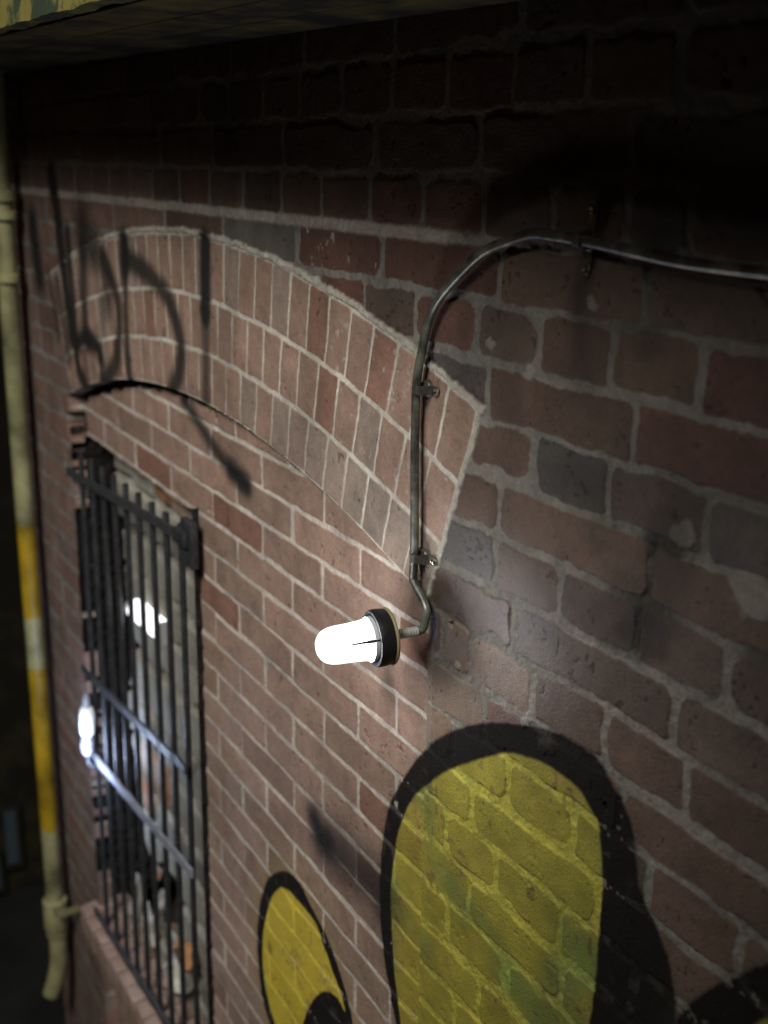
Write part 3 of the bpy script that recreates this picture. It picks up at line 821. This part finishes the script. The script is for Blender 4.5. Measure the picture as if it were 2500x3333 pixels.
em = N.new('ShaderNodeEmission'); em.inputs['Color'].default_value = (.94, .97, 1, 1); em.inputs['Strength'].default_value = 1.3
sh = N.new('ShaderNodeMapRange'); sh.inputs[1].default_value = .15; sh.inputs[2].default_value = .75; sh.inputs[3].default_value = 1.5; sh.inputs[4].default_value = .42
lw = N.new('ShaderNodeLayerWeight'); lw.inputs['Blend'].default_value = .35
rp = N.new('ShaderNodeValToRGB'); rp.color_ramp.elements[0].position = .62; rp.color_ramp.elements[1].position = .88
rp.color_ramp.elements[0].color = (0, 0, 0, 1); rp.color_ramp.elements[1].color = (1, 1, 1, 1)
L.new(lw.outputs['Facing'], rp.inputs[0]); L.new(lw.outputs['Facing'], sh.inputs[0]); L.new(sh.outputs[0], em.inputs['Strength'])
ad_ = N.new('ShaderNodeAddShader'); mx1 = N.new('ShaderNodeMixShader')
L.new(tr.outputs[0], ad_.inputs[0]); L.new(em.outputs[0], ad_.inputs[1])
L.new(rp.outputs[0], mx1.inputs[0]); L.new(ad_.outputs[0], mx1.inputs[1]); L.new(df.outputs[0], mx1.inputs[2])
L.new(mx1.outputs[0], N['Material Output'].inputs[0])
link('well_glass', bm, gm_, lamp)
pl = bpy.data.lights.new('lamp_bulb', 'POINT'); pl.energy = 3.3; pl.color = (.96, .98, 1.0); pl.shadow_soft_size = .028
po = bpy.data.objects.new('lamp_bulb', pl); COL.objects.link(po); po.location = LO+AX*.082
bm = bmesh.new()
side = AX.cross(Vector((0, 0, 1))).normalized(); upv = side.cross(AX).normalized()
toc = (CAM-LO); toc = (toc-AX*toc.dot(AX)).normalized()
rd = (toc*.96+upv*-.12).normalized()
tube(bm, [tuple(LO+AX*.030+rd*.0335), tuple(LO+AX*.045+rd*.0322), tuple(LO+AX*.074+rd*.0303)], [.0026, .0022, .0010], 8)
link('glass_seam', bm, M_BLK, lamp)
bm = bmesh.new(); lathe(bm, [(.026, .0352), (.0345, .0352), (.0365, .0345), (.0365, .0330), (.026, .0330)], LO, AX, 48)
link('glass_rim', bm, mat('frosted_rim', (.42, .44, .46), .4), lamp)

# ------------------------------------------------------------------ yellow pipe at the wall's left corner
def pipe_material():
    m = mat('pipe_paint', (.40, .38, .17), .45, spec=.45, bump=.2, bscale=60)
    N, L = m.node_tree.nodes, m.node_tree.links
    p = N['Principled BSDF']
    tc = N.new('ShaderNodeTexCoord'); sx = N.new('ShaderNodeSeparateXYZ'); L.new(tc.outputs['Object'], sx.inputs[0])
    nz = N.new('ShaderNodeTexNoise'); nz.inputs['Scale'].default_value = 24; nz.inputs['Detail'].default_value = 5; L.new(tc.outputs['Object'], nz.inputs['Vector'])
    ad = N.new('ShaderNodeMath'); ad.operation = 'MULTIPLY_ADD'; ad.inputs[1].default_value = .06; L.new(nz.outputs['Fac'], ad.inputs[0]); L.new(sx.outputs['Z'], ad.inputs[2])
    mr = N.new('ShaderNodeMapRange'); mr.inputs[1].default_value = -3.0; mr.inputs[2].default_value = .6; L.new(ad.outputs[0], mr.inputs[0])
    cr_ = N.new('ShaderNodeValToRGB'); cr_.color_ramp.interpolation = 'CONSTANT'
    def pos(zv): return (zv+3.0)/3.6
    e = cr_.color_ramp.elements
    cream, yel = (.29, .27, .13, 1), (.32, .20, .008, 1)
    e[0].position = 0; e[0].color = cream; e[1].position = pos(-2.13); e[1].color = yel
    a = e.new(pos(-1.535)); a.color = cream
    a = e.new(pos(-1.345)); a.color = yel
    a = e.new(pos(-1.03)); a.color = cream
    L.new(mr.outputs[0], cr_.inputs[0])
    n2 = N.new('ShaderNodeTexNoise'); n2.inputs['Scale'].default_value = 9; n2.inputs['Detail'].default_value = 6; L.new(tc.outputs['Object'], n2.inputs['Vector'])
    m2 = N.new('ShaderNodeMapRange'); m2.inputs[1].default_value = .3; m2.inputs[2].default_value = .7; m2.inputs[3].default_value = .32; m2.inputs[4].default_value = 1.12; L.new(n2.outputs['Fac'], m2.inputs[0])
    sc = N.new('ShaderNodeVectorMath'); sc.operation = 'SCALE'; L.new(cr_.outputs[0], sc.inputs[0]); L.new(m2.outputs[0], sc.inputs['Scale'])
    L.new(sc.outputs[0], p.inputs['Base Color'])
    return m
M_PIPE = pipe_material()
pipe = empty('downpipe', (-3.72, 0, -2.6), 'cream and yellow painted downpipe at the left corner of the wall', 'pipe')
bm = bmesh.new(); tube(bm, [(-3.712, -.065, .34), (-3.726, -.065, -.26), (-3.728, -.065, -1.2), (-3.712, -.065, -2.46)], .029, 24)
link('pipe_body', bm, M_PIPE, pipe)
for z0, z1, r in ((-.035, .000, .040), (-.088, -.060, .040), (-.275, -.245, .034), (-2.565, -2.45, .043), (-2.60, -2.565, .038)):
    bm = bmesh.new(); lathe(bm, [(0, .028), (0, r-.004), (.004, r), (z1-z0-.004, r), (z1-z0, r-.004), (z1-z0, .028)], (-3.714, -.065, z0), (0, 0, 1), 28)
    link('pipe_collar', bm, M_PIPE, pipe)
bm = bmesh.new(); tube(bm, smooth_path([(-3.712, -.065, -2.55), (-3.712, -.065, -2.65), (-3.713, -.068, -2.72), (-3.718, -.082, -2.79), (-3.726, -.100, -2.85)]), .031, 20)
link('outlet_shoe', bm, M_PIPE, pipe)
bm = bmesh.new(); box(bm, -3.715, -3.62, -.085, -.079, -2.47, -2.445, .002); box(bm, -3.626, -3.618, -.085, .0, -2.47, -2.445, .002)
link('pipe_bracket', bm, M_PIPE, pipe)

# ------------------------------------------------------------------ overhang above the wall
M_SOFF = mat('grimy_soffit_timber', (.010, .008, .005), .9, noise=((.11, .08, .014), 8, .44, .66), bump=.6, bscale=30)
M_FASC = mat('peeling_yellow_fascia', (.13, .11, .022), .7, noise=((.018, .03, .012), 11, .46, .54), bump=.6, bscale=40)
oh = empty('overhang', (-2, 0, .33), 'dark timber overhang with peeling yellow paint along the top of the wall', 'overhang')
RT = Matrix.Translation((-2.5, 0, .31)) @ Matrix.Rotation(math.radians(1.05), 4, 'Y') @ Matrix.Translation((2.5, 0, -.31))
def sheet(bm, x0, x1, y0, y1, z, nx, ny, amp):
    vs = [[bm.verts.new(RT @ Vector((x0+(x1-x0)*i/nx, y0+(y1-y0)*j/ny, z+amp*(math.sin(i*.9+j*2.1)*.5+random.uniform(-.5, .5))))) for i in range(nx+1)] for j in range(ny+1)]
    for j in range(ny):
        for i in range(nx): bm.faces.new((vs[j][i], vs[j+1][i], vs[j+1][i+1], vs[j][i+1]))
bm = bmesh.new()
for k in range(3):
    y0 = -.355+k*.121
    box(bm, -6.0, 2.0, y0, y0+.118, .312, .345, .004, RT)
link('soffit_board', bm, M_SOFF, oh)
bm = bmesh.new(); sheet(bm, -6.0, 2.0, -.372, -.372, .3, 200, 1, 0)
bm.free(); bm = bmesh.new()
n = 260
top, bot, topb, botb = [], [], [], []
for i in range(n+1):
    x = -6+8*i/n
    zb = .316+.002*math.sin(i*.9)*math.sin(i*.17)+random.uniform(-.0012, .0012)
    bot.append(bm.verts.new(RT @ Vector((x, -.392+.004*math.sin(i*.7), zb)))); top.append(bm.verts.new(RT @ Vector((x, -.392+.003*math.sin(i*.31), .56))))
    botb.append(bm.verts.new(RT @ Vector((x, -.357, zb)))); topb.append(bm.verts.new(RT @ Vector((x, -.357, .56))))
for i in range(n):
    bm.faces.new((bot[i], bot[i+1], top[i+1], top[i])); bm.faces.new((botb[i], botb[i+1], bot[i+1], bot[i]))
    bm.faces.new((top[i], top[i+1], topb[i+1], topb[i])); bm.faces.new((topb[i], topb[i+1], botb[i+1], botb[i]))
bmesh.ops.recalc_face_normals(bm, faces=bm.faces[:])
link('fascia', bm, M_FASC, oh, smooth=False)
bm = bmesh.new(); box(bm, -6.0, 2.0, -.355, .02, .50, .55, 0, RT)
link('roof_deck', bm, M_SOFF, oh, smooth=False)

# ------------------------------------------------------------------ ground and the dark alley beyond the corner
M_GND = mat('wet_asphalt', (.010, .010, .010), .7, spec=.2, noise=((.02, .02, .019), 3, .4, .7), bump=.5, bscale=40)
bm = bmesh.new(); bmesh.ops.create_grid(bm, x_segments=2, y_segments=2, size=60)
g = link('ground', bm, M_GND, smooth=False); g.location = (0, 0, -3.3); tag(g, kind='structure')
M_FAR = mat('dark_far_brick', (.010, .009, .006), .9, spec=.2, noise=((.035, .028, .008), 5, .5, .75), bump=.5)
fb = empty('far_building', (-5.3, 1, -3.3), 'dark brick building across the alley behind the yellow downpipe', 'building')
bm = bmesh.new(); box(bm, -6.5, -5.1, -1.2, 6, -3.3, 4.0)
link('building_wall', bm, M_FAR, fb, smooth=False)
M_WIN = mat('far_window_glow', (.01, .012, .014), .5, emit=(.42, .62, .72), estr=.02)
for (y0, y1, z0, z1) in ((.045, .105, -3.14, -2.84), (-.04, .012, -3.25, -3.06)):
    bm = bmesh.new(); box(bm, -5.1, -5.09, y0, y1, z0, z1)
    f_ = link('lit_window', bm, M_WIN, fb, smooth=False)
    bm = bmesh.new()
    for a, b, c_, d_ in ((y0-.02, y0, z0-.02, z1+.02), (y1, y1+.02, z0-.02, z1+.02), (y0, y1, z1, z1+.02), (y0, y1, z0-.02, z0)):
        box(bm, -5.1, -5.07, a, b, c_, d_)
    link('window_frame', bm, M_FAR, f_, smooth=False)
